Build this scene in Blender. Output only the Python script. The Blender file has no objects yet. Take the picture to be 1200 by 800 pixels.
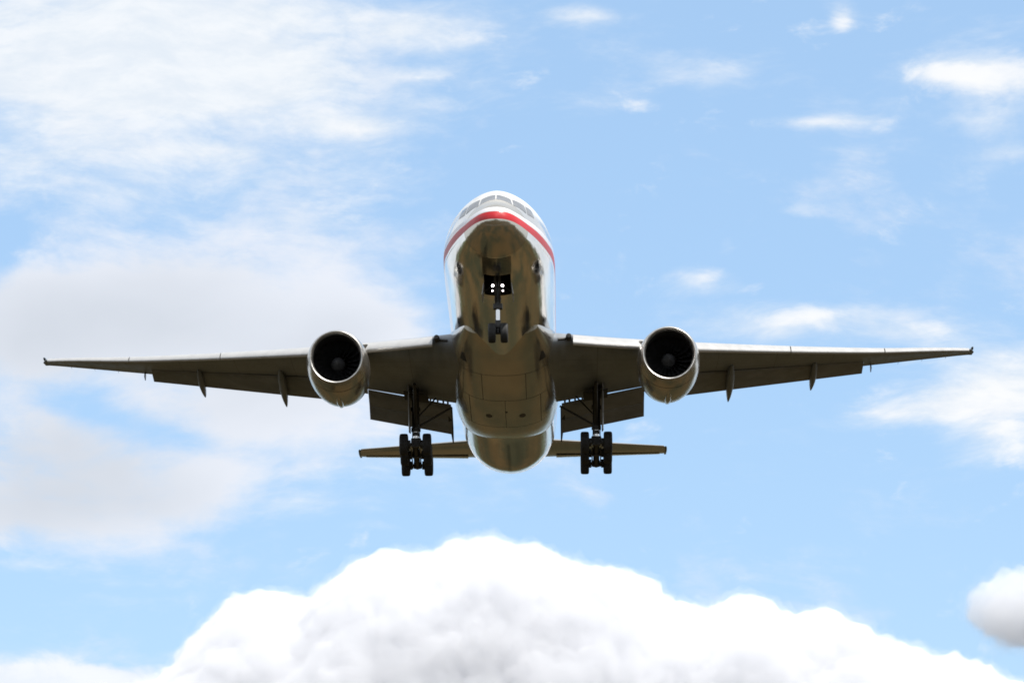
import bpy, bmesh, math, random
import numpy as np
from mathutils import Vector, Matrix, Euler
R = math.radians
C = bpy.context.scene.collection
SC = bpy.context.scene
random.seed(5)

# ------------------------------------------------------------------ camera
CAM_EL = R(12.5)
FPX = 3840.0                      # focal length in photo pixels (photo 1200 wide)
cam_d = bpy.data.cameras.new('camera')
cam = bpy.data.objects.new('camera', cam_d); C.objects.link(cam)
cam_d.sensor_width = 36.0
cam_d.lens = 36.0 * FPX / 1200.0
cam_d.clip_start = 1.0; cam_d.clip_end = 60000.0
cam.location = (0, 0, 1.7)
cam.rotation_euler = (R(90) + CAM_EL, 0, 0)
SC.camera = cam
AX = Vector((0, math.cos(CAM_EL), math.sin(CAM_EL)))
UP = Vector((0, -math.sin(CAM_EL), math.cos(CAM_EL)))
CAMP = Vector((0, 0, 1.7))
def pdir(px, py):
    d = AX + Vector((1, 0, 0)) * ((px - 600) / FPX) + UP * ((400 - py) / FPX)
    return d.normalized()
def at(px, py, dist):
    d = AX + Vector((1, 0, 0)) * ((px - 600) / FPX) + UP * ((400 - py) / FPX)
    return CAMP + d * dist

# ------------------------------------------------------------------ exposure, sun, sky
SC.view_settings.view_transform = 'Standard'
SC.view_settings.look = 'None'
SC.view_settings.gamma = 1.0
SC.view_settings.use_curve_mapping = False
SC.view_settings.exposure = 0.85
SC.cycles.use_denoising = True
SC.cycles.max_bounces = 18
SC.cycles.volume_bounces = 16
SC.cycles.volume_max_steps = 256
SC.cycles.filter_width = 1.7

SUN_EL, SUN_AZ = R(60), R(128)    # azimuth from +Y towards +X: behind the camera, to its right
sun_vec = Vector((math.sin(SUN_AZ) * math.cos(SUN_EL), math.cos(SUN_AZ) * math.cos(SUN_EL), math.sin(SUN_EL)))
sl = bpy.data.lights.new('sun', 'SUN'); sl.energy = 3.6; sl.angle = R(0.53); sl.color = (1.0, 0.955, 0.89)
sun = bpy.data.objects.new('sun', sl); C.objects.link(sun)
sun.rotation_euler = (-sun_vec).to_track_quat('-Z', 'Y').to_euler()
sun.location = (0, -50, 200)

world = bpy.data.worlds.new('World'); SC.world = world; world.use_nodes = True
WT = world.node_tree; WT.nodes.clear()

class E:                                            # tiny node expression helper
    nt = None
    def __init__(s, sock): s.s = sock
    @staticmethod
    def op(kind, *a, clamp=False):
        n = E.nt.nodes.new('ShaderNodeMath'); n.operation = kind; n.use_clamp = clamp
        for i, v in enumerate(a):
            if isinstance(v, E): E.nt.links.new(v.s, n.inputs[i])
            else: n.inputs[i].default_value = float(v)
        return E(n.outputs[0])
    def __add__(a, b): return E.op('ADD', a, b)
    __radd__ = __add__
    def __sub__(a, b): return E.op('SUBTRACT', a, b)
    def __rsub__(a, b): return E.op('SUBTRACT', b, a)
    def __mul__(a, b): return E.op('MULTIPLY', a, b)
    __rmul__ = __mul__
    def sat(a): return E.op('ADD', a, 0.0, clamp=True)
def smooth(v, a, b):
    n = E.nt.nodes.new('ShaderNodeMapRange'); n.interpolation_type = 'SMOOTHSTEP'
    E.nt.links.new(v.s, n.inputs[0]); n.inputs[1].default_value = a; n.inputs[2].default_value = b
    return E(n.outputs[0])
def noise(vec, scale, detail=8, rough=0.55, dist=0.0, lac=2.0, color=False):
    n = E.nt.nodes.new('ShaderNodeTexNoise'); n.noise_dimensions = '3D'
    E.nt.links.new(vec, n.inputs['Vector'])
    n.inputs['Scale'].default_value = scale; n.inputs['Detail'].default_value = detail
    n.inputs['Roughness'].default_value = rough; n.inputs['Distortion'].default_value = dist
    n.inputs['Lacunarity'].default_value = lac
    return n.outputs['Color'] if color else E(n.outputs[0])
def vmath(kind, a, b=None, scale=None):
    n = E.nt.nodes.new('ShaderNodeVectorMath'); n.operation = kind
    for i, v in enumerate((a, b)):
        if v is None: continue
        if isinstance(v, (tuple, list)): n.inputs[i].default_value = v
        else: E.nt.links.new(v, n.inputs[i])
    if scale is not None: n.inputs['Scale'].default_value = scale
    return n.outputs[0]
def mixc(f, a, b):
    n = E.nt.nodes.new('ShaderNodeMix'); n.data_type = 'RGBA'
    if isinstance(f, E): E.nt.links.new(f.s, n.inputs[0])
    else: n.inputs[0].default_value = f
    for i, v in ((6, a), (7, b)):
        if isinstance(v, tuple): n.inputs[i].default_value = (*v, 1)
        else: E.nt.links.new(v, n.inputs[i])
    return n.outputs[2]

E.nt = WT
tc = WT.nodes.new('ShaderNodeTexCoord')
DIR = tc.outputs['Generated']
sep = WT.nodes.new('ShaderNodeSeparateXYZ'); WT.links.new(DIR, sep.inputs[0])
X, Y, Z = (E(sep.outputs[i]) for i in range(3))
AZ = E.op('ARCTAN2', X, Y)
EL = E.op('ARCSINE', Z)
sky = WT.nodes.new('ShaderNodeTexSky'); sky.sky_type = 'NISHITA'; sky.sun_disc = False
sky.sun_elevation = SUN_EL; sky.sun_rotation = SUN_AZ
sky.altitude = 50; sky.air_density = 1.0; sky.dust_density = 0.7; sky.ozone_density = 2.2

# wind-drawn coordinates: stretched along the horizon, gently warped
warp = noise(DIR, 9.0, 3, 0.5, color=True)
wv = vmath('SCALE', vmath('SUBTRACT', warp, (0.5, 0.5, 0.5)), scale=0.035)
base = vmath('MULTIPLY', vmath('ADD', DIR, wv), (1.0, 1.0, 2.9))
base2 = vmath('MULTIPLY', vmath('ADD', DIR, wv), (1.0, 1.0, 1.5))
n_wisp = noise(base, 17.0, 10, 0.62, 0.08)
n_fine = noise(base, 60.0, 6, 0.62, 0.15)
n_bank = noise(base2, 13.0, 10, 0.56, 0.2)
n_shade = noise(base2, 10.0, 4, 0.5)

def blob(px, py, rx, ry, w, rot=0.0):
    d = pdir(px, py); a0 = math.atan2(d.x, d.y); e0 = math.asin(d.z)
    du = AZ - a0; dv = EL - e0
    c, s = math.cos(R(rot)), math.sin(R(rot))
    p = (du * c + dv * s) * (FPX / rx) ; q = (dv * c - du * s) * (FPX / ry)
    return E.op('EXPONENT', (p * p + q * q) * -1.0) * w
def total(bl):
    t = None
    for b in bl:
        g = blob(*b); t = g if t is None else t + g
    return t
# places beyond the picture get a scattered cover of the same cloud
away = smooth(E.op('ABSOLUTE', AZ), 0.20, 0.34)
high = smooth(EL, 0.40, 0.55)
beyond = E.op('MAXIMUM', away, high)
WISP = [(90, 40, 260, 110, .75), (320, 30, 260, 60, .5), (480, 40, 110, 22, .25), (130, 130, 200, 70, .42),
        (330, 115, 190, 45, .34), (240, 178, 70, 16, .28), (420, 150, 60, 16, .3), (500, 88, 60, 10, .22), (60, 215, 120, 40, .3),
        (300, 205, 180, 40, .2), (200, 255, 260, 40, .28), (410, 245, 120, 40, .16),
        (685, 18, 60, 12, .4), (987, 22, 22, 20, .5), (735, 122, 70, 18, .33), (850, 80, 90, 20, .2),
        (960, 143, 80, 9, .42), (1030, 140, 60, 35, .24), (1150, 88, 80, 26, .75, -8), (1165, 150, 60, 30, .3), (1175, 180, 40, 14, .3),
        (820, 325, 46, 14, .45), (870, 338, 50, 10, .25), (852, 290, 14, 14, .25), (940, 248, 30, 8, .22),
        (960, 372, 130, 20, .45), (1060, 390, 90, 20, .28), (900, 390, 60, 14, .25), (700, 388, 60, 12, .2),
        (1120, 470, 120, 34, .62), (1190, 440, 90, 40, .5), (1175, 520, 60, 40, .5), (1050, 485, 70, 14, .25),
        (380, 590, 90, 14, .24), (430, 615, 50, 8, .24), (330, 600, 60, 26, .2), (450, 500, 120, 60, .25), (110, 770, 160, 12, .35), (20, 660, 60, 12, .3)]
BANK = [(230, 370, 260, 66, 1.0), (60, 360, 170, 60, .6), (430, 400, 100, 60, .7), (210, 300, 140, 40, .4),
        (20, 420, 160, 40, .6), (330, 480, 160, 60, .6),
        (60, 560, 190, 80, 1.0), (190, 590, 110, 60, .75), (0, 610, 160, 50, .6), (40, 500, 110, 50, .5)]
BLUE = [(95, 478, 70, 22, .75, -18), (210, 510, 80, 16, .5, -12), (0, 290, 30, 40, .5), (110, 200, 60, 10, .35), (250, 320, 400, 6, .0)]
PUFF = [(110, 796, 160, 20, 1.3), (20, 800, 120, 22, 1.1), (1165, 92, 75, 20, .95, -6), (1110, 84, 40, 10, .5), (1190, 70, 40, 22, .6), (987, 22, 15, 15, .75), (828, 326, 26, 11, .7), (868, 338, 34, 8, .4),
        (1110, 478, 110, 20, .75, -4), (1185, 455, 60, 36, .7), (1180, 520, 40, 30, .7), (1030, 484, 50, 7, .45), (965, 368, 90, 9, .6), (1050, 385, 60, 9, .45), (905, 380, 40, 6, .4),
        (970, 143, 60, 5, .6), (735, 124, 40, 8, .4), (680, 16, 40, 7, .5), (250, 178, 45, 8, .5), (425, 152, 36, 7, .5), (500, 90, 30, 5, .45), (395, 40, 120, 9, .35), (60, 300, 60, 14, .4), (300, 300, 120, 8, .35)]
p_cov = total(PUFF)
n_puff = noise(vmath('MULTIPLY', vmath('ADD', DIR, wv), (1.0, 1.0, 1.9)), 46.0, 10, 0.6, 0.3)
w_cov = total(WISP); b_cov = total(BANK); cut = total(BLUE)
w_a = smooth((n_wisp - 0.5) * 1.5 + (n_fine - 0.5) * 0.5 + w_cov * 1.12 + beyond * 0.82 - cut * 0.5, 0.06, 1.0)
b_a = smooth((n_bank - 0.5) * 2.6 + (n_fine - 0.5) * 0.5 + b_cov * 0.85 - cut * 0.6 + beyond * 0.3, 0.16, 0.92)
p_a = smooth((n_puff - 0.5) * 2.3 + (n_fine - 0.5) * 0.6 + p_cov * 0.92, 0.20, 1.05)
skyc = mixc(0.62, sky.outputs[0], (2.50, 3.85, 5.55))      # thin high veil that pales the blue
K = 9.2                                            # cloud radiance before the 0.1 background strength
wisp_col = mixc(smooth(n_fine, .3, .7), (.50 * K, .535 * K, .575 * K), (.575 * K, .59 * K, .605 * K))
bank_col = mixc(smooth(n_shade * 0.6 + b_cov * 0.32, .45, .95), (.52 * K, .54 * K, .585 * K), (.375 * K, .40 * K, .44 * K))
c1 = mixc(w_a * 0.92, skyc, wisp_col)
c1 = mixc(p_a * 0.88, c1, mixc(smooth(n_puff, .35, .6), (.53 * K, .555 * K, .595 * K), (.60 * K, .605 * K, .61 * K)))
c2 = mixc(b_a * 0.95, c1, bank_col)
bg = WT.nodes.new('ShaderNodeBackground'); bg.inputs[1].default_value = 0.1
WT.links.new(c2, bg.inputs[0])
wo = WT.nodes.new('ShaderNodeOutputWorld'); WT.links.new(bg.outputs[0], wo.inputs[0])

# ------------------------------------------------------------------ materials
def mat(name):
    m = bpy.data.materials.new(name); m.use_nodes = True
    nt = m.node_tree; p = nt.nodes['Principled BSDF']
    E.nt = nt
    return m, nt, p
def objco(nt, scale=(1, 1, 1)):
    t = nt.nodes.new('ShaderNodeTexCoord')
    return vmath('MULTIPLY', t.outputs['Object'], scale)
def bump(nt, p, h, strength, dist):
    b = nt.nodes.new('ShaderNodeBump'); b.inputs['Strength'].default_value = strength; b.inputs['Distance'].default_value = dist
    nt.links.new(h.s, b.inputs['Height']); nt.links.new(b.outputs[0], p.inputs['Normal'])
def attr(nt, name):
    a = nt.nodes.new('ShaderNodeAttribute'); a.attribute_name = name
    return E(a.outputs['Fac'])

def simple(name, col, rough=0.5, metal=0.0, var=0.25, sc=(2, 2, 2), nscale=1.5, bmp=0.0, coat=0.0):
    m, nt, p = mat(name)
    n = noise(objco(nt, sc), nscale, 6, 0.6)
    lo = tuple(c * (1 - var) for c in col); hi = tuple(min(1, c * (1 + var)) for c in col)
    nt.links.new(mixc(smooth(n, .3, .7), lo, hi), p.inputs['Base Color'])
    p.inputs['Metallic'].default_value = metal
    r = n * 0.2 + (rough - 0.1)
    nt.links.new(r.s, p.inputs['Roughness'])
    p.inputs['Coat Weight'].default_value = coat
    if bmp: bump(nt, p, noise(objco(nt, sc), nscale * 3, 5, .6), bmp, 0.02)
    return m

def make_skin():
    """bare polished aluminium with painted stripe, radome, seams and windows carried by mesh attributes"""
    m, nt, p = mat('polished_aluminium')
    co = objco(nt)
    sp = nt.nodes.new('ShaderNodeSeparateXYZ'); nt.links.new(co, sp.inputs[0])
    x, y, z = (E(sp.outputs[i]) for i in range(3))
    st = attr(nt, 'stripe')
    soft = 0.012
    red = smooth(st, -0.19 - soft, -0.19 + soft) * (1 - smooth(st, 0.23 - soft, 0.23 + soft))
    wht = smooth(st, -0.36, -0.34) * (1 - smooth(st, -0.28, -0.26)) * smooth(y, 3.0, 5.0)
    up = smooth(st, 0.25, 0.27) * (1 - smooth(st, 0.52, 0.54))
    rad = 1 - smooth(y, 2.0, 2.012)
    streak = noise(vmath('MULTIPLY', co, (1.4, 0.10, 1.4)), 1.6, 6, 0.6)
    plate = noise(vmath('MULTIPLY', co, (0.5, 0.25, 0.5)), 1.0, 3, 0.5)
    seam = attr(nt, 'seam')
    # longitudinal laps and ring seams
    ring = E.op('ABSOLUTE', E.op('FRACT', (y - 2.0) * (1 / 5.3)) - 0.5)
    ringl = smooth(ring, 0.4968, 0.4985)
    win = attr(nt, 'winz')
    wfx = E.op('ABSOLUTE', E.op('FRACT', y * (1 / 0.56)) - 0.5)
    wy = (1 - smooth(wfx, 0.21, 0.25)) * (1 - smooth(E.op('ABSOLUTE', win), 0.17, 0.20)) * smooth(y, 7.0, 7.02) * (1 - smooth(y, 50, 50.02))
    base_c = mixc(smooth(streak, .3, .7), (.72, .70, .66), (.86, .845, .81))
    dark_tone = smooth(y, 38.5, 41.0) * smooth(z * -1, -.4, 1.6) * smooth(streak, .25, .6)  # aft belly base colour darker in lengthwise streaks, stronger low down
    base_c = mixc(dark_tone * .55, base_c, (.20, .17, .14))
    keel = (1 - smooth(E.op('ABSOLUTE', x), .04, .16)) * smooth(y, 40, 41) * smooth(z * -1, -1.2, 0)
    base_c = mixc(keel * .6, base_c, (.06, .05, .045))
    c = mixc(rad, base_c, (.58, .54, .47))
    c = mixc(up, c, (.62, .62, .66))
    c = mixc(wht, c, (.80, .80, .80))
    c = mixc(red, c, (.44, .008, .014))
    c = mixc(E.op('MAXIMUM', ringl, seam) * 0.65, c, (.08, .08, .08))
    c = mixc(wy, c, (.02, .022, .026))
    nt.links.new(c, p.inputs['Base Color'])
    paint = E.op('MAXIMUM', E.op('MAXIMUM', red, wht), E.op('MAXIMUM', rad, E.op('MAXIMUM', wy, up)))
    dull = smooth(z, .0, 1.0)                        # weathered, unpolished crown
    metal = (1 - dull * .45) * (1 - E.op('MAXIMUM', E.op('MAXIMUM', red, wht), E.op('MAXIMUM', rad * 0.08, E.op('MAXIMUM', wy, up))))
    nt.links.new(metal.sat().s, p.inputs['Metallic'])
    rough = streak * 0.10 + 0.04 + paint * 0.06 + red * 0.25 + wht * 0.2 + dull * (1 - wy) * 0.28
    nt.links.new(rough.s, p.inputs['Roughness'])
    p.inputs['Specular IOR Level'].default_value = 0.5
    fine = noise(vmath('MULTIPLY', co, (2.6, 0.05, 2.6)), 1.5, 4, 0.55)
    bump(nt, p, plate * 1.0 + streak * 0.3 + fine * 0.35, 0.42, 0.06)
    return m

M = {}
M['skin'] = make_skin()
M['grey_paint'] = simple('grey_gloss_paint', (.46, .43, .37), .18, 0.85, .12, (.6, .25, .6), 1.4, .02, .1)
def make_wing_paint():
    """grey paint with spar joints, a row of oval tank covers and streaks of dirt running aft"""
    m, nt, p = mat('wing_grey_paint'); co = objco(nt)
    sp = nt.nodes.new('ShaderNodeSeparateXYZ'); nt.links.new(co, sp.inputs[0])
    x, y = E.op('ABSOLUTE', E(sp.outputs[0])), E(sp.outputs[1])
    n = noise(vmath('MULTIPLY', co, (2.2, .25, 1)), 1.3, 6, .6); n2 = noise(co, .5, 4, .5)
    c = mixc(smooth(n * .6 + n2 * .4, .35, .65), (.128, .142, .160), (.188, .206, .228))
    fr = smooth(x, 3.3, 3.4)
    v = y - 20.75 - (x - 3.1) * .70
    ln = None
    for k, sl in ((2.0, .035), (6.9, .235), (4.4, .13)):
        d = E.op('ABSOLUTE', v - k + (x - 3.1) * sl)
        l = 1 - smooth(d, .018, .034); ln = l if ln is None else E.op('MAXIMUM', ln, l)
    rib = E.op('ABSOLUTE', E.op('FRACT', x * (1 / 3.7)) - 0.5)
    ln = E.op('MAXIMUM', ln, 1 - smooth(rib, .004, .008))
    ov = E.op('ABSOLUTE', E.op('FRACT', x * (1 / .95)) - 0.5) * (.95 / .26)
    vv = (v - 3.2 + (x - 3.1) * .085) * (1 / .17)
    r = ov * ov + vv * vv
    ring = smooth(r, .70, .85) * (1 - smooth(r, 1.1, 1.35))
    c = mixc(E.op('MAXIMUM', ln, ring * .8) * fr * .6, c, (.03, .03, .03))
    nt.links.new(c, p.inputs['Base Color'])
    nt.links.new((n * .25 + .28).s, p.inputs['Roughness'])
    return m
M['wing_paint'] = make_wing_paint()
M['flap_paint'] = simple('flap_grey_paint', (.165, .165, .16), .45, 0.0, .2, (.5, .9, .5), 1.3)
M['metal'] = simple('brushed_bare_metal', (.82, .81, .79), .30, 1.0, .06, (.7, .7, .7), 2.0)
M['lip'] = simple('worn_lip_metal', (.50, .49, .47), .42, 1.0, .15, (1.5, 1.5, 1.5), 2.0)
M['doorskin'] = simple('door_aluminium', (.60, .58, .54), .14, 1.0, .08, (1, .2, 1), 1.5)
M['slat'] = simple('slat_light_grey', (.45, .445, .435), .32, .35, .06, (.7, .7, .7), 2.0)
M['cowl'] = simple('cowl_paint', (.48, .46, .42), .20, .85, .08, (.8, .3, .8), 1.6, .02)
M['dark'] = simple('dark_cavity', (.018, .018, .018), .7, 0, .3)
M['liner'] = simple('intake_liner', (.022, .022, .024), .6, .0, .2)  # mid-grey liner coloured near black: the intake's shade is in the colour
M['fan'] = simple('fan_titanium', (.05, .05, .053), .42, .6, .2)  # titanium darkened too, shade of the intake put into its colour
M['spin'] = simple('spinner_grey', (.06, .06, .062), .5, 0, .2)
M['tyre'] = simple('tyre_rubber', (.018, .018, .018), .75, 0, .3, (4, 4, 4))
M['hub'] = simple('wheel_hub', (.10, .097, .09), .5, .3, .25, (4, 4, 4))
M['strut'] = simple('gear_steel', (.035, .034, .032), .5, .3, .3, (3, 3, 3), 2.0)
M['chrome'] = simple('oleo_chrome', (.75, .75, .75), .2, 1.0, .05)
M['door'] = simple('gear_door_paint', (.34, .34, .33), .45, 0, .12)
M['glass'] = simple('cockpit_glass', (.13, .138, .15), .13, 0, .1)
M['nav'] = simple('lens_plastic', (.05, .07, .08), .2, 0, .1)
def lamp_mat():
    m, nt, p = mat('landing_lamp')
    p.inputs['Base Color'].default_value = (.9, .9, .9, 1)
    p.inputs['Emission Color'].default_value = (1, .90, .91, 1)
    p.inputs['Emission Strength'].default_value = 5
    return m
M['lamp'] = lamp_mat()

# ------------------------------------------------------------------ mesh helpers
def link(name, bm, m, parent=None, smooth_=True, sharp=40):
    bmesh.ops.recalc_face_normals(bm, faces=bm.faces)
    for f in bm.faces: f.smooth = smooth_
    me = bpy.data.meshes.new(name); bm.to_mesh(me); bm.free()
    ms = m if isinstance(m, list) else [m]
    for k in ms: me.materials.append(k)
    if smooth_:
        me.set_sharp_from_angle(angle=R(sharp))
    o = bpy.data.objects.new(name, me); C.objects.link(o)
    if parent: o.parent = parent
    return o
def loft(bm, rings, closed=True, cap0=True, cap1=True, mi=0):
    vs = [[bm.verts.new(p) for p in r] for r in rings]
    n = len(vs[0]); fs = []
    for a, b in zip(vs, vs[1:]):
        for i in range(n if closed else n - 1):
            j = (i + 1) % n
            f = bm.faces.new((a[i], a[j], b[j], b[i])); f.material_index = mi; fs.append(f)
    if closed and cap0: bm.faces.new(vs[0]).material_index = mi
    if closed and cap1: bm.faces.new(vs[-1]).material_index = mi
    return vs
def lathe(bm, prof, c=(0, 0, 0), axis='y', n=64, mi=0, cap0=False, cap1=False):
    rings = []
    for t, r in prof:
        ring = []
        for k in range(n):
            a = 2 * math.pi * k / n
            u, v = r * math.cos(a), r * math.sin(a)
            if axis == 'y': ring.append((c[0] + u, c[1] + t, c[2] + v))
            elif axis == 'x': ring.append((c[0] + t, c[1] + u, c[2] + v))
            else: ring.append((c[0] + u, c[1] + v, c[2] + t))
        rings.append(ring)
    return loft(bm, rings, True, cap0, cap1, mi)
def tube(bm, p0, p1, r0, r1=None, n=14, mi=0):
    r1 = r0 if r1 is None else r1
    p0, p1 = Vector(p0), Vector(p1); d = (p1 - p0).normalized()
    a = d.orthogonal().normalized(); b = d.cross(a)
    rings = [[p + (a * math.cos(2 * math.pi * k / n) + b * math.sin(2 * math.pi * k / n)) * r for k in range(n)] for p, r in ((p0, r0), (p1, r1))]
    loft(bm, rings, mi=mi)
def box(bm, c, s, rot=None, mi=0, bev=0.0):
    r = bmesh.ops.create_cube(bm, size=1.0)
    vs = r['verts']
    for v in vs:
        p = Vector((v.co.x * s[0], v.co.y * s[1], v.co.z * s[2]))
        if rot: p = Euler(rot).to_matrix() @ p
        v.co = p + Vector(c)
    fs = {f for v in vs for f in v.link_faces}
    for f in fs: f.material_index = mi
    if bev:
        es = list({e for f in fs for e in f.edges})
        bmesh.ops.bevel(bm, geom=es, offset=bev, segments=2, affect='EDGES', profile=0.6)
def pchip(xs, ys):
    xs, ys = np.array(xs, float), np.array(ys, float)
    h = np.diff(xs); d = np.diff(ys) / h; m = np.zeros(len(xs))
    for i in range(1, len(xs) - 1):
        if d[i - 1] * d[i] > 0:
            w1, w2 = 2 * h[i] + h[i - 1], h[i] + 2 * h[i - 1]
            m[i] = (w1 + w2) / (w1 / d[i - 1] + w2 / d[i])
    m[0] = d[0]; m[-1] = d[-1]
    def f(x):
        x = min(max(x, xs[0]), xs[-1])
        i = min(int(np.searchsorted(xs, x, 'right')) - 1, len(xs) - 2)
        t = (x - xs[i]) / h[i]
        return float((2*t**3-3*t*t+1)*ys[i] + (t**3-2*t*t+t)*h[i]*m[i] + (-2*t**3+3*t*t)*ys[i+1] + (t**3-t*t)*h[i]*m[i+1])
    return f

# ------------------------------------------------------------------ ground (far below the picture, mirrored in the belly)
def make_ground():
    bm = bmesh.new()
    bmesh.ops.create_grid(bm, x_segments=40, y_segments=40, size=15000)
    m, nt, p = mat('dry_ground')
    t = nt.nodes.new('ShaderNodeTexCoord').outputs['Object']
    big = noise(t, 0.022, 8, 0.6, 0.5); small = noise(t, 0.4, 8, 0.65)
    c = mixc(smooth(big, .42, .58), (.054, .036, .016), (.017, .020, .012))
    c = mixc(smooth(small, .35, .75) * 0.45, c, (.066, .047, .024))
    nt.links.new(c, p.inputs['Base Color']); p.inputs['Roughness'].default_value = 1.0; p.inputs['Specular IOR Level'].default_value = 0.0
    bump(nt, p, small, .5, .1)
    o = link('ground', bm, m, smooth_=False); o['kind'] = 'structure'
    bm = bmesh.new()                                    # runway lead-in road under the approach
    vs = [bm.verts.new(q) for q in ((-400, 96, .004), (400, 84, .004), (400, 93, .004), (-400, 105, .004))]
    bm.faces.new(vs)
    o = link('road', bm, simple('asphalt', (.05, .05, .05), .9, 0, .3, (.3, .3, .3)), smooth_=False); o['kind'] = 'structure'
    bm = bmesh.new()                                    # low wooded rise all round, under the frame
    n = 180; rng = random.Random(3); rings = []
    ph = [rng.uniform(0, 6.28) for _ in range(6)]
    for rad, hf in ((900, 0), (960, .8), (1100, 1.0), (1500, .6), (1700, 0)):
        ring = []
        for k in range(n):
            a = 2 * math.pi * k / n
            h = 26 + 8 * math.sin(3 * a + ph[0]) + 6 * math.sin(7 * a + ph[1]) + 4 * math.sin(17 * a + ph[2]) + rng.uniform(-3, 3)
            ring.append((rad * math.cos(a), rad * math.sin(a), h * hf - .2))
        rings.append(ring)
    loft(bm, rings, True, False, False)
    o = link('hills', bm, simple('wooded_slope', (.035, .045, .02), .95, 0, .35, (.02, .02, .02)), smooth_=True); o['kind'] = 'structure'
make_ground()

# ------------------------------------------------------------------ airliner
PITCH = R(3.1); D0 = 171.0
air = bpy.data.objects.new('airliner', None); C.objects.link(air)
air.location = at(580.3, 236, D0)
air.rotation_mode = 'XYZ'
air.rotation_euler = (-PITCH, R(-0.5), R(-0.85))
air['label'] = 'silver twin-engine passenger jet with red nose stripe flying overhead with its landing gear down'
air['category'] = 'airplane'
air.empty_display_size = 5

S_ = [0, .06, .2, .45, .8, 1.3, 2, 2.8, 3.6, 4.5, 6, 8, 10, 12, 14, 44, 47, 50, 53, 56, 59, 61.3, 62.7, 63.6]
W_ = [.02, .34, .62, .88, 1.12, 1.38, 1.68, 1.97, 2.21, 2.44, 2.71, 2.94, 3.05, 3.09, 3.1, 3.1, 3.08, 2.95, 2.66, 2.2, 1.52, .95, .52, .14]
T_ = [-.83, -.52, -.27, -.03, .16, .42, .80, 1.32, 1.74, 2.06, 2.46, 2.80, 3.0, 3.08, 3.1, 3.1, 3.1, 3.08, 3.0, 2.85, 2.58, 2.3, 1.98, 1.5]
B_ = [-.87, -1.17, -1.42, -1.68, -1.90, -2.14, -2.42, -2.64, -2.80, -2.92, -3.03, -3.09, -3.1, -3.1, -3.1, -3.1, -3.07, -2.72, -2.02, -1.28, -.56, .0, .36, .6]
fW, fT, fB = pchip(S_, W_), pchip(S_, T_), pchip(S_, B_)
def fus(s, th, off=0.0):
    w, t, b = fW(s), fT(s), fB(s)
    zc, hh = (t + b) / 2, (t - b) / 2
    c_, s_ = math.cos(th), math.sin(th)
    zm = zc - .12 * max(0, 1 - s / 10) * hh * min(1, s)          # widest a little below the middle on the nose
    h2 = (t - zm) if c_ < 0 else (zm - b)
    ex = 2 / (2 - .30 * max(0, 1 - s / 11) * min(1, s / 2)) if c_ < 0 else 1.0
    p = Vector((w * math.copysign(abs(s_) ** ex, s_), s, zm - h2 * math.copysign(abs(c_) ** ex, c_)))
    if off:
        e = 1e-3
        q = fus(s + e, th) - p; r = fus(s, th + e) - p
        n = q.cross(r)
        n.normalize()
        if n.dot(Vector((math.sin(th), 0, -math.cos(th)))) < 0: n = -n
        p = p + n * off
    return p
f_str = pchip([0, 1, 2.5, 4, 6, 8, 10, 13, 64], [-.75, -.80, -.86, -.84, -.72, -.50, -.30, -.12, -.1])
BAYX, BAY0, BAY1 = 0.72, 3.95, 7.0
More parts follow.
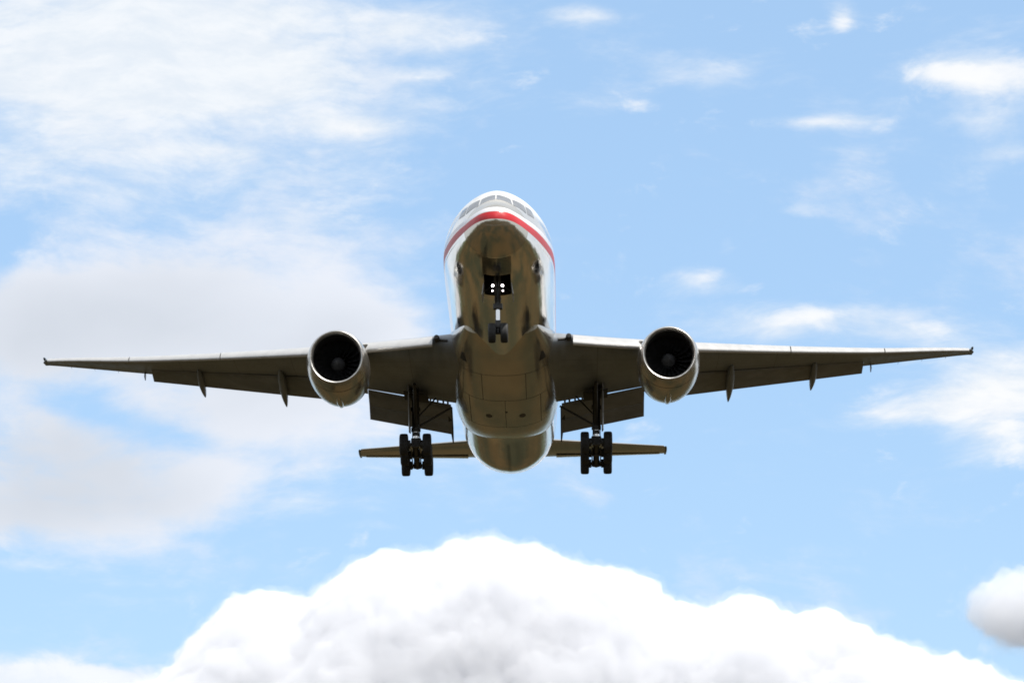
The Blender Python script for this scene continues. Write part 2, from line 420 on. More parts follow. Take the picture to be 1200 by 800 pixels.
def make_fuselage():
    st = sorted(set([round(v, 4) for v in
        [0, .02, .06, .12, .2, .3, .45, .6, .8, 1.0, 1.3, 1.6, 2.0, 2.4, 2.8, 3.2, 3.6, BAY0, 4.5, 5, 5.5, 6, 6.5, BAY1, 7.5, 8, 9, 10, 11, 12] +
        list(np.arange(13, 44, 1.0)) + list(np.arange(44, 63.6, .6)) + [63.2, 63.6]]))
    nb, nu = 7, 60
    bm = bmesh.new(); rings = []
    l_st = bm.verts.layers.float.new('stripe'); l_wz = bm.verts.layers.float.new('winz'); l_sm = bm.verts.layers.float.new('seam')
    for s in st:
        w = fW(s)
        tb = math.asin(BAYX / w) if w > .95 else math.asin(.65)
        half = [tb * k / nb for k in range(nb)] + [tb + (math.pi - tb) * k / nu for k in range(nu)]
        ths = half + [math.pi] + [2 * math.pi - t for t in half[:0:-1]]
        rings.append([fus(s, t) for t in ths])
    vs = [[bm.verts.new(p) for p in r] for r in rings]
    n = len(vs[0])
    for i, s in enumerate(st):
        for v in vs[i]:
            v[l_st] = v.co.z - f_str(s); v[l_wz] = v.co.z - .78
            v[l_sm] = 0
    for i in range(len(vs) - 1):
        for k in range(n):
            j = (k + 1) % n
            if BAY0 - .01 <= st[i] < BAY1 - .01 and (k < nb or k >= n - nb): continue
            bm.faces.new((vs[i][k], vs[i][j], vs[i + 1][j], vs[i + 1][k]))
    bm.faces.new(vs[0]); bm.faces.new(vs[-1])
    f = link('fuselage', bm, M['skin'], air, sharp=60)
    # wheel well lining
    bm = bmesh.new()
    rim = []
    ss = [s for s in st if BAY0 - .01 <= s <= BAY1 + .01]
    def xz(s, sg): return fus(s, sg * math.asin(BAYX / fW(s)))
    lo = [xz(s, 1) for s in ss] + [xz(s, -1) for s in reversed(ss)]
    hi = [Vector((p.x, p.y, -1.5)) for p in lo]
    loft(bm, [lo, hi], True, False, True)
    link('gear_bay', bm, M['dark'], f, smooth_=False)
    # cockpit glazing
    pi = math.pi
    panes = [((1.78, .03), (1.92, .60), (2.62, .03), (2.60, .46)),
             ((1.98, .64), (2.66, 1.02), (2.68, .50), (3.28, .80)),
             ((2.76, 1.05), (3.60, 1.16), (3.36, .83), (4.0, .94))]
    for sg in (1, -1):
        for b0, b1, t0, t1 in panes:
            bm = bmesh.new(); N = 8; g = []
            for i in range(N + 1):
                row = []
                for j in range(N + 1):
                    u, v = i / N, j / N
                    lo = [(b0[k] * (1 - u) + b1[k] * u) * (1 - v) + (t0[k] * (1 - u) + t1[k] * u) * v for k in (0, 1)]
                    row.append(bm.verts.new(fus(lo[0], sg * (pi - lo[1]), .008)))
                g.append(row)
            for i in range(N):
                for j in range(N):
                    bm.faces.new((g[i][j], g[i + 1][j], g[i + 1][j + 1], g[i][j + 1]))
            link('cockpit_window', bm, M['glass'], f)
    # closed forward wheel doors: two plates a few mm proud of the skin
    for sg in (1, -1):
        bm = bmesh.new(); N = 8; g = []
        for i in range(N + 1):
            s = 2.15 + (BAY0 - .03 - 2.15) * i / N
            row = []
            for j in range(5):
                x = .012 + (.76 - .012) * j / 4
                row.append(bm.verts.new(fus(s, sg * math.asin(x / fW(s)), .012)))
            g.append(row)
        for i in range(N):
            for j in range(4):
                bm.faces.new((g[i][j], g[i + 1][j], g[i + 1][j + 1], g[i][j + 1]))
        r = bmesh.ops.solidify(bm, geom=bm.faces[:], thickness=.02)
        link('wheel_well_door', bm, M['doorskin'], f)
    # blade antennas and belly beacon
    for s, h in ((9.5, .32), (13.2, .28)):
        bm = bmesh.new(); zb = fB(s) + .02
        rings = [[(.03 * math.cos(a) * k, s + o + .17 * c * math.sin(a), zb - hh) for a in np.linspace(0, 2 * math.pi, 13)[:-1]]
                 for k, o, c, hh in ((1, 0, 1, 0), (.8, .08, .8, h * .6), (.4, .15, .55, h))]
        loft(bm, rings)
        link('blade_antenna', bm, M['door'], f)
    return f
FUS = make_fuselage()

def make_fairing():
    bm = bmesh.new()
    ys = [14.5, 15.5, 17, 19, 21, 24, 28, 32, 35, 37.5, 39.5, 41, 42.2, 43]
    ys = [15.5, 17, 18.5, 20, 21.5, 24, 27, 30, 33, 35, 37, 38.2, 39.2, 40]
    hw = [2.1, 2.40, 2.66, 2.90, 3.07, 3.22, 3.31, 3.34, 3.32, 3.27, 3.15, 3.0, 2.8, 2.5]
    zb = [-2.9, -3.02, -3.085, -3.14, -3.22, -3.38, -3.56, -3.67, -3.70, -3.64, -3.46, -3.28, -3.05, -2.7]
    zt = [-2.2, -2.0, -1.75, -1.4, -1.1, -.85, -.8, -.85, -.95, -1.05, -1.2, -1.4, -1.6, -1.9]
    f1, f2, f3 = pchip(ys, hw), pchip(ys, zb), pchip(ys, zt)
    rings = []
    for s in np.linspace(15.5, 40, 60):
        w, b, t = f1(s), f2(s), f3(s); h = t - b
        ring = []
        for k in range(64):
            a = 2 * math.pi * k / 64
            cx, sz = math.cos(a), math.sin(a)
            ex = 2 / 2.5
            x = w * abs(cx) ** ex * (1 if cx >= 0 else -1)
            if sz < 0: z = t - h * abs(sz) ** ex
            else: z = t + .4 * abs(sz)
            ring.append((x, s, z))
        rings.append(ring)
    loft(bm, rings)
    fa = link('belly_fairing', bm, M['grey_paint'], air, sharp=70)
    def bz(x, s):
        w, b, t = f1(s), f2(s), f3(s)
        return t - (t - b) * (1 - (abs(x) / w) ** 2.5) ** (1 / 2.5)
    def patch(name, x, s, wx, ls, m, off=.006, tri=False):
        bm = bmesh.new(); N = 8; g = []
        for i in range(N + 1):
            row = []
            for j in range(N + 1):
                ss = s - ls / 2 + ls * i / N
                k = (.25 + .75 * i / N) if tri else math.sqrt(max(.02, 1 - (2 * i / N - 1) ** 2))
                xx = x + wx * k * (j / N - .5)
                row.append(bm.verts.new((xx, ss, bz(xx, ss) - off)))
            g.append(row)
        for i in range(N):
            for j in range(N):
                bm.faces.new((g[i][j], g[i + 1][j], g[i + 1][j + 1], g[i][j + 1]))
        link(name, bm, m, fa)
    for sg in (1, -1):
        patch('air_inlet', sg * 2.30, 20.6, .42, 1.5, M['dark'], tri=True)
        patch('air_outlet', sg * 1.02, 31.0, .40, .85, M['strut'])
    patch('drain_port', .05, 30.0, .16, .35, M['dark'])
    # seam strips between the fairing panels
    for s, hw_ in ((27.6, 2.6), (33.6, 2.7), (22.8, 2.6)):
        bm = bmesh.new(); N = 40; rows = []
        for i in range(N + 1):
            x = -hw_ + 2 * hw_ * i / N
            rows.append([bm.verts.new((x, s + d, bz(x, s) - .004)) for d in (-.022, .022)])
        for a, b in zip(rows, rows[1:]): bm.faces.new((a[0], a[1], b[1], b[0]))
        link('panel_seam', bm, M['strut'], fa)
    for x, sa, sb in ((0, 27.62, 33.58), (2.15, 27.62, 33.58), (-2.15, 27.62, 33.58), (1.3, 22.82, 27.58), (-1.3, 22.82, 27.58)):
        bm = bmesh.new(); rows = []
        for i in range(25):
            ss = sa + (sb - sa) * i / 24
            rows.append([bm.verts.new((x + d, ss, bz(x + d, ss) - .004)) for d in (-.016, .016)])
        for a, b in zip(rows, rows[1:]): bm.faces.new((a[0], a[1], b[1], b[0]))
        link('panel_seam', bm, M['strut'], fa)
make_fairing()

# --- wings
def af(t, x, up):                                   # aft-loaded thick airfoil, half thickness
    yt = 5 * t * (.2969 * math.sqrt(x) - .126 * x - .3516 * x * x + .2843 * x ** 3 - .1030 * x ** 4)
    cam = .018 * math.sin(math.pi * x) + .012 * x * x * (1 - x) * 4
    return cam + yt if up else cam - yt
wLE = pchip([1.2, 3.1, 9.7, 22.8, 29.0, 29.7, 29.95], [19.3, 20.75, 25.35, 34.6, 39.25, 39.95, 40.7])
wTE = pchip([1.2, 3.1, 9.7, 22.8, 29.0, 29.95], [34.2, 34.35, 34.8, 39.2, 41.45, 41.8])
wZ = pchip([1.2, 3.1, 9.7, 22.8, 29.95], [-2.05, -1.80, -.83, 1.32, 2.76])
wT = pchip([1.2, 3.1, 9.7, 22.8, 29.95], [.135, .13, .112, .10, .085])
TWIST = pchip([1.2, 9.7, 22.8, 29.95], [R(3.0), R(1.2), R(-2.4), R(-4.0)])
def wpt(y, xf, up, sg, dz=0.0):
    c = wTE(y) - wLE(y); a = TWIST(y)
    xx, zz = (xf - .25) * c, af(wT(y), xf, up) * c
    x2 = xx * math.cos(a) + zz * math.sin(a); z2 = -xx * math.sin(a) + zz * math.cos(a)
    return Vector((sg * y, wLE(y) + .25 * c + x2, wZ(y) + z2 + dz))
def strip_surface(bm, rows, mi=0):
    for a, b in zip(rows, rows[1:]):
        for i in range(len(a) - 1): bm.faces.new((a[i], a[i + 1], b[i + 1], b[i])).material_index = mi
def flap_ring(y, sg, c, th, defl, le):               # small airfoil, rotated nose at le (y, z)
    pts = []
    N = 12
    for k in range(N + 1):
        x = (1 - math.cos(math.pi * k / N)) / 2
        pts.append((x, (af(th, x, True)) * .9 + .02 * x))
    for k in range(N - 1, 0, -1):
        x = (1 - math.cos(math.pi * k / N)) / 2
        pts.append((x, af(th, x, False) * .8))
    out = []
    for x, z in pts:
        X_, Z_ = x * c, z * c
        out.append(Vector((sg * y, le[0] + X_ * math.cos(defl) + Z_ * math.sin(defl), le[1] - X_ * math.sin(defl) + Z_ * math.cos(defl))))
    return out
def make_wing(sg):
    bm = bmesh.new(); rings = []
    e = .02
    spans = [(1.2, .90, .94), (3.1, .90, .94), (5, .90, .94), (7, .89, .935), (8.6, .875, .93), (8.6 + e, .985, 1.0), (9.7, .985, 1.0), (10.9, .985, 1.0),
             (10.9 + e, .70, .82), (14, .70, .82), (18, .70, .82), (22.6, .70, .82), (22.6 + e, .995, 1.0), (26, .995, 1.0), (29.0, .995, 1.0), (29.7, .995, 1.0), (29.95, .995, 1.0)]
    for y, tl, tu in spans:
        N = 16; up, lo = [], []
        for k in range(N + 1):
            q = 1 - math.cos(math.pi / 2 * k / N)
            up.append(wpt(y, q * tu, True, sg)); lo.append(wpt(y, q * tl, False, sg))
        rings.append(up[::-1] + lo[1:])
    loft(bm, rings)
    w = link('wing', bm, M['wing_paint'], air, sharp=35)
    # slats: nose shells swung forward and down on their tracks
    for y0, y1 in ((4.1, 8.75), (10.7, 17.4), (17.46, 23.6), (23.66, 29.5)):
        bm = bmesh.new(); rings = []
        for y in np.linspace(y0, y1, 8):
            c = wTE(y) - wLE(y); cs = min(1.30, .125 * c + .20); d = R(37)
            te = wpt(y, .022, True, sg) + Vector((0, 0, .035))
            prof = []
            for k in range(15):                       # upper face, trailing lip to nose
                q = k / 14; xx = (1 - q) ** 1.7
                prof.append((xx, .30 * math.sqrt(xx) * (1 - xx) ** .85))
            prof += [(.015, -.07), (.05, -.125), (.11, -.165), (.19, -.17), (.17, -.10), (.14, -.02), (.18, .05), (.32, .085), (.60, .075)]
            ring = []
            for xx, zz in prof:
                u, v = (xx - 1) * cs, zz * cs
                ring.append(te + Vector((0, u * math.cos(d) - v * math.sin(d), u * math.sin(d) + v * math.cos(d))))
            rings.append(ring)
        loft(bm, rings)
        link('slat', bm, M['slat'], w, sharp=50)
    # inboard flap: long chord, well down, with an open slot ahead of it
    def flap(name, y0, y1, c0, c1, defl, le0, le1, m, th=.13, n=6):
        bm = bmesh.new()
        rings = [flap_ring(y0 + (y1 - y0) * t, sg, c0 + (c1 - c0) * t, th, defl, (le0[0] + (le1[0] - le0[0]) * t, le0[1] + (le1[1] - le0[1]) * t)) for t in np.linspace(0, 1, n)]
        loft(bm, rings)
        return link(name, bm, m, w, sharp=35)
    fl = flap('flap', 3.42, 8.55, 1.80, 1.80, R(24), (33.30, -2.30), (33.45, -1.24), M['flap_paint'], .15)
    ca, sa_ = 1.80 * math.cos(R(24)), 1.80 * math.sin(R(24))
    flap('aft_flap', 3.42, 8.55, 1.15, 1.15, R(36), (33.30 + ca - .22, -2.30 - sa_ + .09), (33.45 + ca - .22, -1.24 - sa_ + .09), M['flap_paint'], .12)
    def fairing(y, s0, s1, zoff, wd, hd, droop):
        bm = bmesh.new(); rings = []
        p0 = wpt(y, (s0 - wLE(y)) / (wTE(y) - wLE(y)), False, sg)
        N = 16
        for k in range(N + 1):
            t = k / N
            r = max(.03, math.sin(math.pi * min(1, (t * .96 + .02)) ** .8) ** .7)
            s = s0 + (s1 - s0) * t
            z = p0.z + .05 - droop * t ** 1.35
            rings.append([(sg * y + wd * r * math.cos(a), s, z - hd * .35 * r + hd * r * math.sin(a)) for a in np.linspace(0, 2 * math.pi, 17)[:-1]])
        loft(bm, rings)
        link('flap_track_fairing', bm, M['wing_paint'], w)
    # aft end plate at the inboard end of the flap
    bm = bmesh.new()
    pl = [(33.6, -2.4), (35.6, -3.1), (36.5, -3.95), (36.0, -3.6), (34.8, -3.0)]
    a = [bm.verts.new((sg * 3.34, y, z)) for y, z in pl]; b = [bm.verts.new((sg * (3.62 - .2 * max(0, y - 34.8) / 1.7), y, z)) for y, z in pl]
    bm.faces.new(a); bm.faces.new(b)
    for i in range(len(pl)):
        j = (i + 1) % len(pl); bm.faces.new((a[i], a[j], b[j], b[i]))
    link('flap_end_plate', bm, M['strut'], w, smooth_=False)
    # hinge brackets across the slot
    for y in (3.62, 3.9, 4.25, 4.7, 5.2, 5.9, 6.15):
        bm = bmesh.new()
        p = wpt(y, .885, False, sg)
        t = (y - 3.42) / (8.55 - 3.42)
        tube(bm, p + Vector((0, -.25, .10)), (sg * y, 33.6, -2.22 + t * 1.17 + .02), .07, .06, 8)
        link('flap_bracket', bm, M['strut'], w)
    # outboard flap
    zl = lambda y: wpt(y, .70, False, sg)
    a0, a1 = zl(10.95), zl(22.55)
    flap('flap', 10.95, 22.55, 2.75, 1.55, R(15), (a0.y - .35, a0.z - .05), (a1.y - .2, a1.z - .02), M['flap_paint'], .12, 8)
    # flap track fairings under the outboard flap and one behind the engine
    fairing(13.9, 31.8, 37.2, 0, .25, .34, .95)
    fairing(19.3, 35.2, 39.5, 0, .22, .30, .68)
    # aileron hinge horn at the end of the flap
    bm = bmesh.new()
    q = wpt(23.15, .96, False, sg)
    box(bm, (q.x, q.y, q.z - .16), (.05, .5, .42), (R(-15), 0, 0))
    link('hinge_horn', bm, M['strut'], w)
    # static wicks along the aileron
    for y in (25.0, 26.6, 28.2):
        bm = bmesh.new(); q = wpt(y, 1.0, False, sg)
        tube(bm, q, q + Vector((0, .35, -.02)), .012, .006, 6)
        link('static_wick', bm, M['strut'], w)
    # wingtip lamp
    bm = bmesh.new()
    tip = wpt(29.8, .15, True, sg)
    lathe(bm, [(-.4, .02), (-.3, .06), (0, .09), (.5, .08), (.8, .03)], (sg * 29.80, tip.y - .1, tip.z + .05), 'y', 16, cap0=True, cap1=True)
    link('navigation_light', bm, M['nav'], w)
    # wing root lamp housing and root hinge
    bm = bmesh.new(); q = wpt(3.75, .0, True, sg)
    lathe(bm, [(-.30, .10), (-.24, .16), (0, .18), (.5, .16)], (sg * 3.85, q.y - .15, q.z + .10), 'y', 20, cap0=True, cap1=True)
    link('root_light', bm, M['strut'], w)
    bm = bmesh.new()
    tube(bm, (sg * 3.2, q.y - .35, q.z - .1), (sg * 3.75, q.y - .1, q.z + .02), .09, .07)
    link('root_hinge', bm, M['strut'], w)
    return w
WINGS = [make_wing(sg) for sg in (1, -1)]

# --- engines
def make_engine(sg):
    cx, cy, cz = sg * 9.65, 20.35, -2.70
    n = 72
    def ring(t, r, dz=0, k=0):                          # intake face leans: upper lip ahead of the lower
        out = []
        for i in range(n):
            a = 2 * math.pi * i / n
            u, v = .945 * r * math.cos(a), .945 * r * math.sin(a)
            out.append((cx + u, cy + t - v * .06 * k, cz + v + dz))
        return out
    bm = bmesh.new()
    prof = [(.24, 1.735), (.6, 1.82), (1.0, 1.885), (1.6, 1.93), (2.4, 1.945), (3.2, 1.92), (4.0, 1.85), (4.8, 1.74), (5.4, 1.62), (5.42, 1.58), (4.9, 1.56)]
    loft(bm, [ring(t, r, -.02 * t if t < 4 else -.08, max(0, 1 - t / 2)) for t, r in prof], True, False, False)
    e = link('engine', bm, M['cowl'], air, sharp=50)
    bm = bmesh.new()                                    # polished lip
    lip = [(.242, 1.737), (.10, 1.69), (.03, 1.645), (0, 1.60), (.015, 1.555), (.07, 1.51), (.16, 1.475), (.27, 1.455)]
    loft(bm, [ring(t, r, -.005, 1) for t, r in lip], True, False, False)
    link('intake_lip', bm, M['lip'], e)
    bm = bmesh.new()                                    # duct wall
    loft(bm, [ring(t, r, -.01, k) for t, r, k in ((.265, 1.456, 1), (.7, 1.46, .6), (1.2, 1.52, .2), (1.9, 1.56, 0), (2.3, 1.56, 0))], True, False, False)
    link('intake_duct', bm, M['liner'], e)
    bm = bmesh.new()                                    # fan: twisted blades and backing disc
    for b in range(22):
        a0 = 2 * math.pi * b / 22
        g = []
        for i in range(7):
            r = .42 + (1.46 - .42) * i / 6
            tw = .25 + .75 * i / 6
            ch = .24 + .10 * math.sin(math.pi * i / 6)
            row = []
            for j in range(4):
                u = (j / 3 - .5) * ch * 2
                da = u * math.sin(tw) / r + .10 * (i / 6) ** 2
                row.append(bm.verts.new((cx + r * math.cos(a0 + da), cy + 1.75 + u * math.cos(tw), cz + r * math.sin(a0 + da))))
            g.append(row)
        for i in range(6):
            for j in range(3): bm.faces.new((g[i][j], g[i + 1][j], g[i + 1][j + 1], g[i][j + 1]))
    lathe(bm, [(0, 1.47), (.01, .02)], (cx, cy + 2.2, cz), n=48)
    link('fan', bm, M['fan'], e, sharp=60)
    bm = bmesh.new()
    lathe(bm, [(0, .01), (.08, .10), (.25, .22), (.5, .36), (.75, .44), (.85, .45)], (cx, cy + 1.05, cz), n=40)
    link('spinner', bm, M['spin'], e)
    bm = bmesh.new()
    lathe(bm, [(4.6, 1.1), (5.4, 1.05), (6.3, .88), (7.1, .66), (7.12, .60), (6.6, .58)], (cx, cy, cz - .08), n=48)
    link('exhaust_nozzle', bm, M['strut'], e)
    bm = bmesh.new()
    lathe(bm, [(6.2, .5), (7.0, .42), (7.8, .22), (8.2, .03)], (cx, cy, cz - .08), n=32, cap0=True, cap1=True)
    link('exhaust_plug', bm, M['strut'], e)
    # pylon
    bm = bmesh.new(); rings = []
    for s, w_, zb, zt in ((22.2, .06, cz + 1.85, cz + 1.98), (23.2, .24, cz + 1.6, cz + 2.22), (24.8, .32, cz + 1.4, cz + 2.35), (26.2, .32, cz + 1.2, cz + 2.4), (28.5, .28, cz + .8, cz + 2.2), (30.5, .12, cz + 1.35, cz + 1.9)):
        rings.append([(cx - w_, s, zb), (cx + w_, s, zb), (cx + w_, s, zt - .1), (cx + w_ * .6, s, zt), (cx - w_ * .6, s, zt), (cx - w_, s, zt - .1)])
    loft(bm, rings); link('pylon', bm, M['grey_paint'], e, sharp=30)
    # strake on the inboard shoulder
    bm = bmesh.new(); a = R(40); dx = -sg * math.cos(a); dz = math.sin(a)
    def sp(r, t): return Vector((cx + dx * r, cy + t, cz + dz * r))
    pl = [sp(1.76, 1.5), sp(2.16, 2.3), sp(2.18, 2.6), sp(1.76, 3.1)]
    nv = Vector((-dz, 0, dx)) * .018
    A = [bm.verts.new(p + nv) for p in pl]; B = [bm.verts.new(p - nv) for p in pl]
    bm.faces.new(A); bm.faces.new(B)
    for i in range(4):
        j = (i + 1) % 4; bm.faces.new((A[i], A[j], B[j], B[i]))
    link('strake', bm, M['door'], e, smooth_=False)
    # keel latch fairing and drain mast beneath
    bm = bmesh.new(); rings = []
    for t, w_, h in ((1.8, .02, .0), (2.4, .14, .10), (3.6, .20, .16), (4.9, .18, .22), (5.5, .06, .16)):
        zb = cz - 1.91 + (.0 if t < 3.4 else (t - 3.4) * .17)
        rings.append([(cx + w_ * math.cos(q), cy + t, zb - h * math.sin(q) + .06) for q in np.linspace(-.3, math.pi + .3, 9)])
    loft(bm, rings); link('drain_mast', bm, M['cowl'], e)
    # cowl split lines
    for t, r in ((1.15, 1.900), (3.45, 1.905)):
        bm = bmesh.new()
        loft(bm, [ring(t - .02, r + .006, -.02 * t, 0), ring(t + .02, r + .006, -.02 * t, 0)], True, False, False)
        link('cowl_seam', bm, M['strut'], e)
    return e
for sg in (1, -1): make_engine(sg)

# --- tail
def surf(rows, th=.10, N=14):
    """rows: (LE point, chord, normal axis 'z' or 'x', tl)"""
    rings = []
    for le, c, ax in rows:
        r = []
        for k in range(N + 1):
            x = (1 - math.cos(math.pi * k / N)) / 2; z = af(th, x, True) - .018 * math.sin(math.pi * x)
            r.append((x * c, z * c))
        for k in range(N - 1, 0, -1):
            x = (1 - math.cos(math.pi * k / N)) / 2; z = -af(th, x, True) + .018 * math.sin(math.pi * x)
            r.append((x * c, z * c))
        rings.append([Vector((le[0], le[1] + a, le[2] + b)) if ax == 'z' else Vector((le[0] + b, le[1] + a, le[2])) for a, b in r])
    return rings
for sg in (1, -1):
    bm = bmesh.new()
    def tp(t): return (Vector((sg * (.9 + 9.85 * t), 53.8 + 6.75 * t, .58 + 1.02 * t)), 5.45 - 3.2 * t)
    loft(bm, surf([(*tp(t), 'z') for t in (0, .25, .5, .75, .985)] + [(tp(1)[0] + Vector((0, .5, 0)), tp(1)[1] - .7, 'z')], .095))
    t_ = link('tailplane', bm, M['cowl'], air)
    bm = bmesh.new()                                    # elevator, a touch down
    rings = []
    for t in (.22, .5, .75, .96):
        le, c = tp(t)
        rings.append([Vector((le.x, le.y + c * a, le.z + c * b)) for a, b in ((.72, -.048), (.85, -.040), (1.0, -.018), (1.02, -.012), (.98, -.005), (.8, -.030))])
    loft(bm, rings); link('elevator', bm, M['grey_paint'], t_)
    bm = bmesh.new(); le, c = tp(1.0)
    lathe(bm, [(0, .03), (.3, .09), (1.2, .12), (2.1, .09), (2.35, .02)], (le.x, le.y + .1, le.z), 'y', 12, cap0=True, cap1=True)
    link('tip_cap', bm, M['nav'], t_)
bm = bmesh.new()
loft(bm, surf([(Vector((0, 48.6 + 11.4 * t, 2.7 + 10.2 * t)), 9.6 - 6.0 * t, 'x') for t in (0, .25, .5, .75, .97)] + [(Vector((0, 60.4, 12.95)), 2.9, 'x')], .095))
FIN = link('tail_fin', bm, M['metal'], air)
bm = bmesh.new()
tube(bm, (0, 63.45, 1.02), (0, 63.75, 1.02), .14, .10)
link('tail_light', bm, M['door'], FUS)

# --- wheels
def wheel_bm(r, w, bm, c, hub=.55):
    h = w / 2
    prof = [(-h * .72, r * hub), (-h * .95, r * (hub + .08)), (-h, r * .80), (-h * .92, r * .92), (-h * .72, r * .98),
            (-h * .45, r * .998), (-h * .42, r * .985), (-h * .36, r * .985), (-h * .33, r), (-h * .05, r), (-h * .03, r * .987), (h * .03, r * .987), (h * .05, r), (h * .33, r), (h * .36, r * .985), (h * .42, r * .985), (h * .45, r * .998),
            (h * .72, r * .98), (h * .92, r * .92), (h, r * .80), (h * .95, r * (hub + .08)), (h * .72, r * hub)]
    lathe(bm, prof, c, 'x', 40, 0)
    for s in (1, -1):
        lathe(bm, [(s * h * .72, r * hub), (s * h * .45, r * hub * .9), (s * h * .40, r * hub * .55), (s * h * .75, r * hub * .40), (s * h * .80, r * .03)], c, 'x', 24, 1)

# --- nose gear
def make_nose_gear():
    top = Vector((0, 5.55, -1.9)); ax = Vector((0, 5.95, -5.45))
    def on(z): return top + (ax - top) * ((z - top.z) / (ax.z - top.z))
    bm = bmesh.new()
    tube(bm, top, on(-3.95), .15, .14, 20)
    tube(bm, on(-3.95), on(-4.15), .19, .19, 20)
    tube(bm, on(-3.55), on(-3.75), .18, .18, 20)
    tube(bm, on(-5.2), ax, .12, .13, 16)
    box(bm, on(-4.98), (.30, .26, .42), bev=.04)
    box(bm, on(-4.05) + Vector((0, -.05, 0)), (.50, .34, .30), bev=.05)        # steering collar
    tube(bm, ax + Vector((-.42, 0, 0)), ax + Vector((.42, 0, 0)), .08)
    g = link('nose_gear', bm, M['strut'], air, sharp=40)
    bm = bmesh.new(); tube(bm, on(-4.15), on(-5.1), .105, .105, 18)
    link('oleo', bm, M['chrome'], g)
    bm = bmesh.new()
    tube(bm, on(-3.9) + Vector((.10, 0, 0)), Vector((.14, 4.1, -2.3)), .055)
    tube(bm, on(-3.9) + Vector((-.10, 0, 0)), Vector((-.14, 4.1, -2.3)), .055)
    link('drag_brace', bm, M['strut'], g)
    bm = bmesh.new()
    k = on(-4.6) + Vector((0, .42, 0))
    tube(bm, on(-4.15) + Vector((0, .15, 0)), k, .05); tube(bm, k, on(-5.15) + Vector((0, .12, 0)), .05)
    link('torque_link', bm, M['strut'], g)
    for s in (1, -1):
        bm = bmesh.new(); wheel_bm(.54, .40, bm, ax + Vector((s * .33, 0, 0)))
        link('wheel', bm, [M['tyre'], M['hub']], g)
    # lit taxi and landing lamps
    for s in (1, -1):
        for x, z, r in ((.26, -2.98, .074), (.28, -3.26, .044)):
            c = on(z) + Vector((s * x, -.30, 0))
            bm = bmesh.new()
            lathe(bm, [(.0, r * .98), (-.02, r * .7), (-.03, .004)], c, 'y', 20, 0)
            lathe(bm, [(-.015, r * 1.12), (.0, r * 1.12), (.12, r * .8), (.16, r * .2)], c + Vector((0, .01, 0)), 'y', 20, 1)
            lathe(bm, [(-.015, r * 1.12), (.0, r * .99)], c + Vector((0, .01, 0)), 'y', 20, 1)
            tube(bm, c + Vector((0, .15, 0)), on(z), .03, mi=1)
            link('landing_light', bm, [M['lamp'], M['strut']], g)
        # open rear doors
        bm = bmesh.new()
        box(bm, (s * .79, 5.95, -3.22), (.045, 1.7, .62), (0, R(-s * 8), 0), bev=.02)
        link('gear_door', bm, M['door'], g)
        bm = bmesh.new(); tube(bm, (s * .75, 5.6, -3.25), on(-2.7), .025)
        link('door_rod', bm, M['strut'], g)
make_nose_gear()

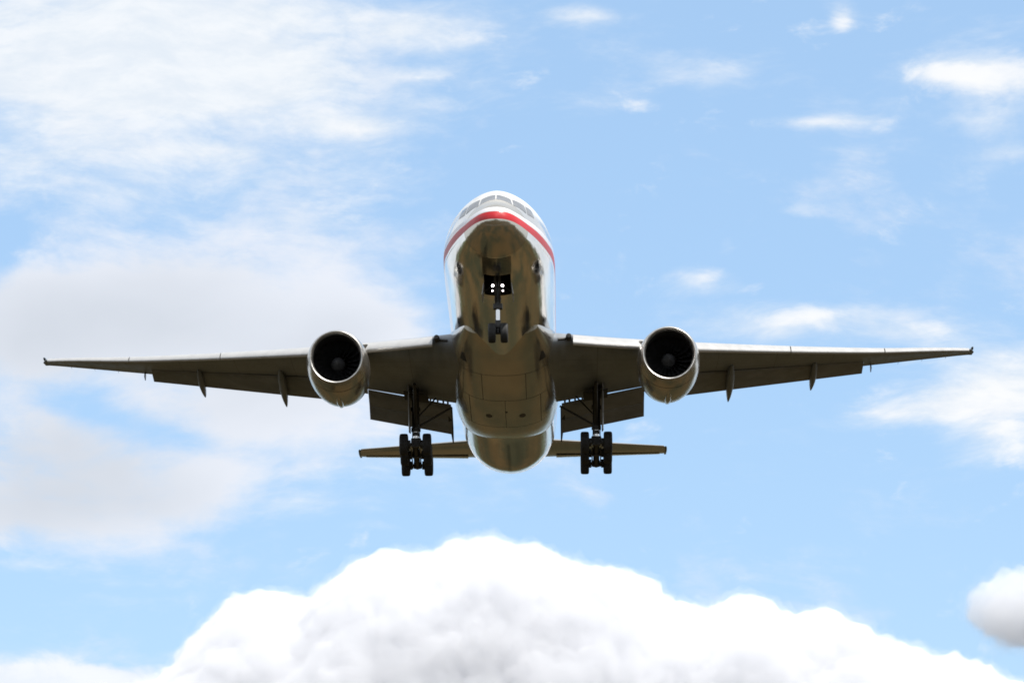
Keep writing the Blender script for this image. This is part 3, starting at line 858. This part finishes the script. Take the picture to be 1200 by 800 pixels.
# --- main gear
def make_main_gear(sg):
    cx = sg * 5.49; tilt = R(12.5)
    cen = Vector((cx, 31.75, -5.84))
    top = Vector((sg * 5.55, 31.2, -1.7))
    def on(t): return top + (cen - top) * t
    fwd = Vector((0, -math.cos(tilt), math.sin(tilt)))
    bm = bmesh.new()
    tube(bm, top, on(.62), .24, .22, 22)
    tube(bm, on(.60), on(.66), .29, .29, 22)
    tube(bm, on(.30), on(.36), .30, .30, 22)
    tube(bm, on(.93), cen + Vector((0, 0, -.12)), .24, .28, 18)
    box(bm, on(.80), (.62, .50, .34), bev=.08)
    box(bm, on(.70), (.40, .42, .22), bev=.05)
    tube(bm, top + Vector((0, -1.3, .25)), top + Vector((0, 1.2, .15)), .2)
    for dx, dy in ((.2, -.2), (-.18, -.16), (.12, .24)):               # hydraulic lines
        tube(bm, on(.05) + Vector((dx, dy, 0)), on(.9) + Vector((dx * 1.2, dy, 0)), .025, n=8)
    g = link('main_gear', bm, M['strut'], air, sharp=40)
    bm = bmesh.new(); tube(bm, on(.66), on(.93), .17, .17, 18); link('oleo', bm, M['chrome'], g)
    bm = bmesh.new()
    tube(bm, cen + fwd * 1.65, cen - fwd * 1.65, .19, .19, 18)
    for k in (-1, 0, 1):
        p = cen + fwd * 1.46 * k
        tube(bm, p + Vector((-.92, 0, 0)), p + Vector((.92, 0, 0)), .10, n=14)
        for s in (1, -1):
            tube(bm, p + Vector((s * .30, 0, 0)), p + Vector((s * .46, 0, 0)), .26, .26, 18)   # brake packs
        box(bm, p + Vector((0, 0, 0)), (.46, .34, .40), bev=.06)
    for s in (1, -1):
        tube(bm, cen + fwd * 1.3 + Vector((s * .26, 0, -.25)), cen - fwd * 1.3 + Vector((s * .26, 0, -.25)), .035, n=8)
    link('truck_beam', bm, M['strut'], g)
    for k in (1, 0, -1):
        for s in (1, -1):
            p = cen + fwd * 1.46 * k
            bm = bmesh.new(); wheel_bm(.66, .52, bm, p + Vector((s * .70, 0, 0)))
            link('wheel', bm, [M['tyre'], M['hub']], g)
    bm = bmesh.new()
    tube(bm, on(.58) + Vector((-sg * .2, 0, 0)), Vector((sg * 3.3, 31.6, -2.9)), .065)
    tube(bm, on(.42) + Vector((-sg * .2, .1, 0)), Vector((sg * 4.3, 32.0, -2.2)), .05)
    link('side_brace', bm, M['strut'], g)
    bm = bmesh.new(); tube(bm, on(.58) + Vector((0, -.2, 0)), Vector((cx, 29.0, -2.1)), .11); link('drag_brace', bm, M['strut'], g)
    bm = bmesh.new(); k = on(.80) + Vector((0, .75, 0))
    tube(bm, on(.66) + Vector((0, .25, 0)), k, .07); tube(bm, k, on(.95) + Vector((0, .25, 0)), .07)
    link('torque_link', bm, M['strut'], g)
    bm = bmesh.new()                                    # leg door on the outboard side
    rings = []
    for t, w0 in ((0, .95), (.25, .9), (.5, .7), (.66, .45)):
        p = on(t) + Vector((sg * .36, 0, 0))
        rings.append([p + Vector((-.025, -w0, 0)), p + Vector((.025, -w0, 0)), p + Vector((.06 * sg + .025, 0, 0)), p + Vector((.025, w0, 0)), p + Vector((-.025, w0, 0)), p + Vector((.06 * sg - .025, 0, 0))])
    loft(bm, rings); link('gear_door', bm, M['flap_paint'], g, sharp=30)
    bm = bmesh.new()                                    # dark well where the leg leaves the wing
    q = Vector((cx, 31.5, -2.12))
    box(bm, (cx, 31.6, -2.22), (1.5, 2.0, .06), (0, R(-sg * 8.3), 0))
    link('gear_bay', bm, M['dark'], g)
for sg in (1, -1): make_main_gear(sg)

# ------------------------------------------------------------------ cumulus: real volumes of mist lit by the sun, some 4 km off
def cloud_mat(name, dens, alb=(.868, .875, .895)):
    m = bpy.data.materials.new(name); m.use_nodes = True; nt = m.node_tree; nt.nodes.clear()
    v = nt.nodes.new('ShaderNodeVolumePrincipled'); o = nt.nodes.new('ShaderNodeOutputMaterial')
    v.inputs['Color'].default_value = (*alb, 1); v.inputs['Density'].default_value = dens
    v.inputs['Anisotropy'].default_value = -0.2
    nt.links.new(v.outputs[0], o.inputs['Volume'])
    return m
CD = 4000.0; PXM = CD / FPX
from mathutils import noise as mn
def cell(q, sc, off):
    return .75 - mn.voronoi(q / sc + off, distance_metric='DISTANCE')[0][0]
def billow(p, off, fringe):
    q = p + Vector((mn.noise(p / 60 + off), mn.noise(p / 60 - off), mn.noise(p / 60 + off * 2))) * 14
    h = 28 * cell(q, 100, off) + 17 * cell(q, 46, off) + 9 * cell(q, 21, off) + 4.5 * cell(q, 10, off) + 4 * mn.noise(p / 12 + off)
    if fringe: h = h * .8 + fringe * (1.0 + .9 * mn.noise(p / 34 + off * 3) + .7 * mn.noise(p / 11 + off * 4) + .4 * mn.noise(p / 5 + off))
    return h
SHELLS = ((0, .032), (4, .010), (10, .003))            # dense heart, then two thinner coats of mist
def cloud_from(name, c0, build, label, dens=1.0, alb=(.868, .875, .895)):
    root = None
    for fr, d in SHELLS:
        bm = build(fr)
        o = link(name if root is None else 'cloud_fringe', bm, cloud_mat('mist', d * dens, alb), root)
        if root is None:
            root = o; o.location = c0
            o['label'] = label; o['category'] = 'cloud'; o['kind'] = 'stuff'
    return root
def bank(name, top, x0, x1, ybase, depth, label, seed, nx=540, na=140):
    """hill of mist: its crest follows a line, its flanks swell into puffs of four sizes"""
    tp = pchip([p[0] for p in top], [p[1] for p in top])
    c0 = at((x0 + x1) / 2, ybase, CD)
    off = Vector((seed * 37.1, seed * 11.7, seed * 5.3))
    P = []
    for i in range(nx + 1):
        x = x0 + (x1 - x0) * i / nx
        end = math.sqrt(max(0, 1 - (2 * i / nx - 1) ** 8))
        H = max(4.0, (ybase - tp(x))) * PXM * max(.02, end)
        P.append([Vector(((x - (x0 + x1) / 2) * PXM, -depth * math.cos(math.pi * k / na) * (.35 + .65 * end) * (.5 + .5 * min(1, H / 150)), H * math.sin(math.pi * k / na) ** .8)) for k in range(na + 1)])
    def build(fr):
        bm = bmesh.new(); vs = []
        for i in range(nx + 1):
            row = []
            for k in range(na + 1):
                p = P[i][k]
                n = (P[i][min(na, k + 1)] - P[i][max(0, k - 1)]).cross(P[min(nx, i + 1)][k] - P[max(0, i - 1)][k])
                if n.length > 1e-6: n.normalize()
                if n.dot(Vector((0, p.y, max(p.z, 1)))) < 0: n = -n
                row.append(bm.verts.new(p + n * (billow(p, off, fr) * min(1, p.z / 40) - 6)))
            vs.append(row)
        for i in range(nx):
            for k in range(na): bm.faces.new((vs[i][k], vs[i + 1][k], vs[i + 1][k + 1], vs[i][k + 1]))
        bm.faces.new(vs[0]); bm.faces.new(vs[-1])
        bm.faces.new([r[0] for r in vs] + [r[-1] for r in reversed(vs)])
        return bm
    return cloud_from(name, c0, build, label)
def puffball(name, px, py, rx, ry, label, seed):
    c0 = at(px, py, CD - 300); off = Vector((seed * 37.1, seed * 11.7, seed * 5.3))
    def build(fr):
        bm = bmesh.new(); bmesh.ops.create_icosphere(bm, subdivisions=6, radius=1)
        for v in bm.verts:
            n = v.co.copy()
            p = Vector((n.x * rx * PXM, n.y * rx * PXM * .8, (n.z if n.z > 0 else n.z * .8) * ry * PXM))
            v.co = p + n * (billow(p * 1.7, off, fr * 1.3) * .85 - 7)
        return bm
    return cloud_from(name, c0, build, label, .6, (.86, .867, .888))
bank('cumulus_cloud', [(-90, 832), (60, 826), (150, 818), (200, 806), (222, 786), (238, 757), (275, 722), (320, 704), (360, 716), (392, 690), (440, 664), (510, 655), (535, 640), (575, 638), (610, 648), (680, 672), (740, 686), (790, 719), (830, 723), (870, 715), (930, 732), (975, 730), (1010, 756), (1080, 772), (1140, 782), (1200, 788), (1290, 798)],
      -90, 1290, 960, 320, 'large bright white cumulus cloud billowing along the bottom below the airplane', 4)
puffball('cumulus_cloud', 1216, 722, 72, 42, 'small greyish puffy cloud at the right edge above the end of the white bank', 9)
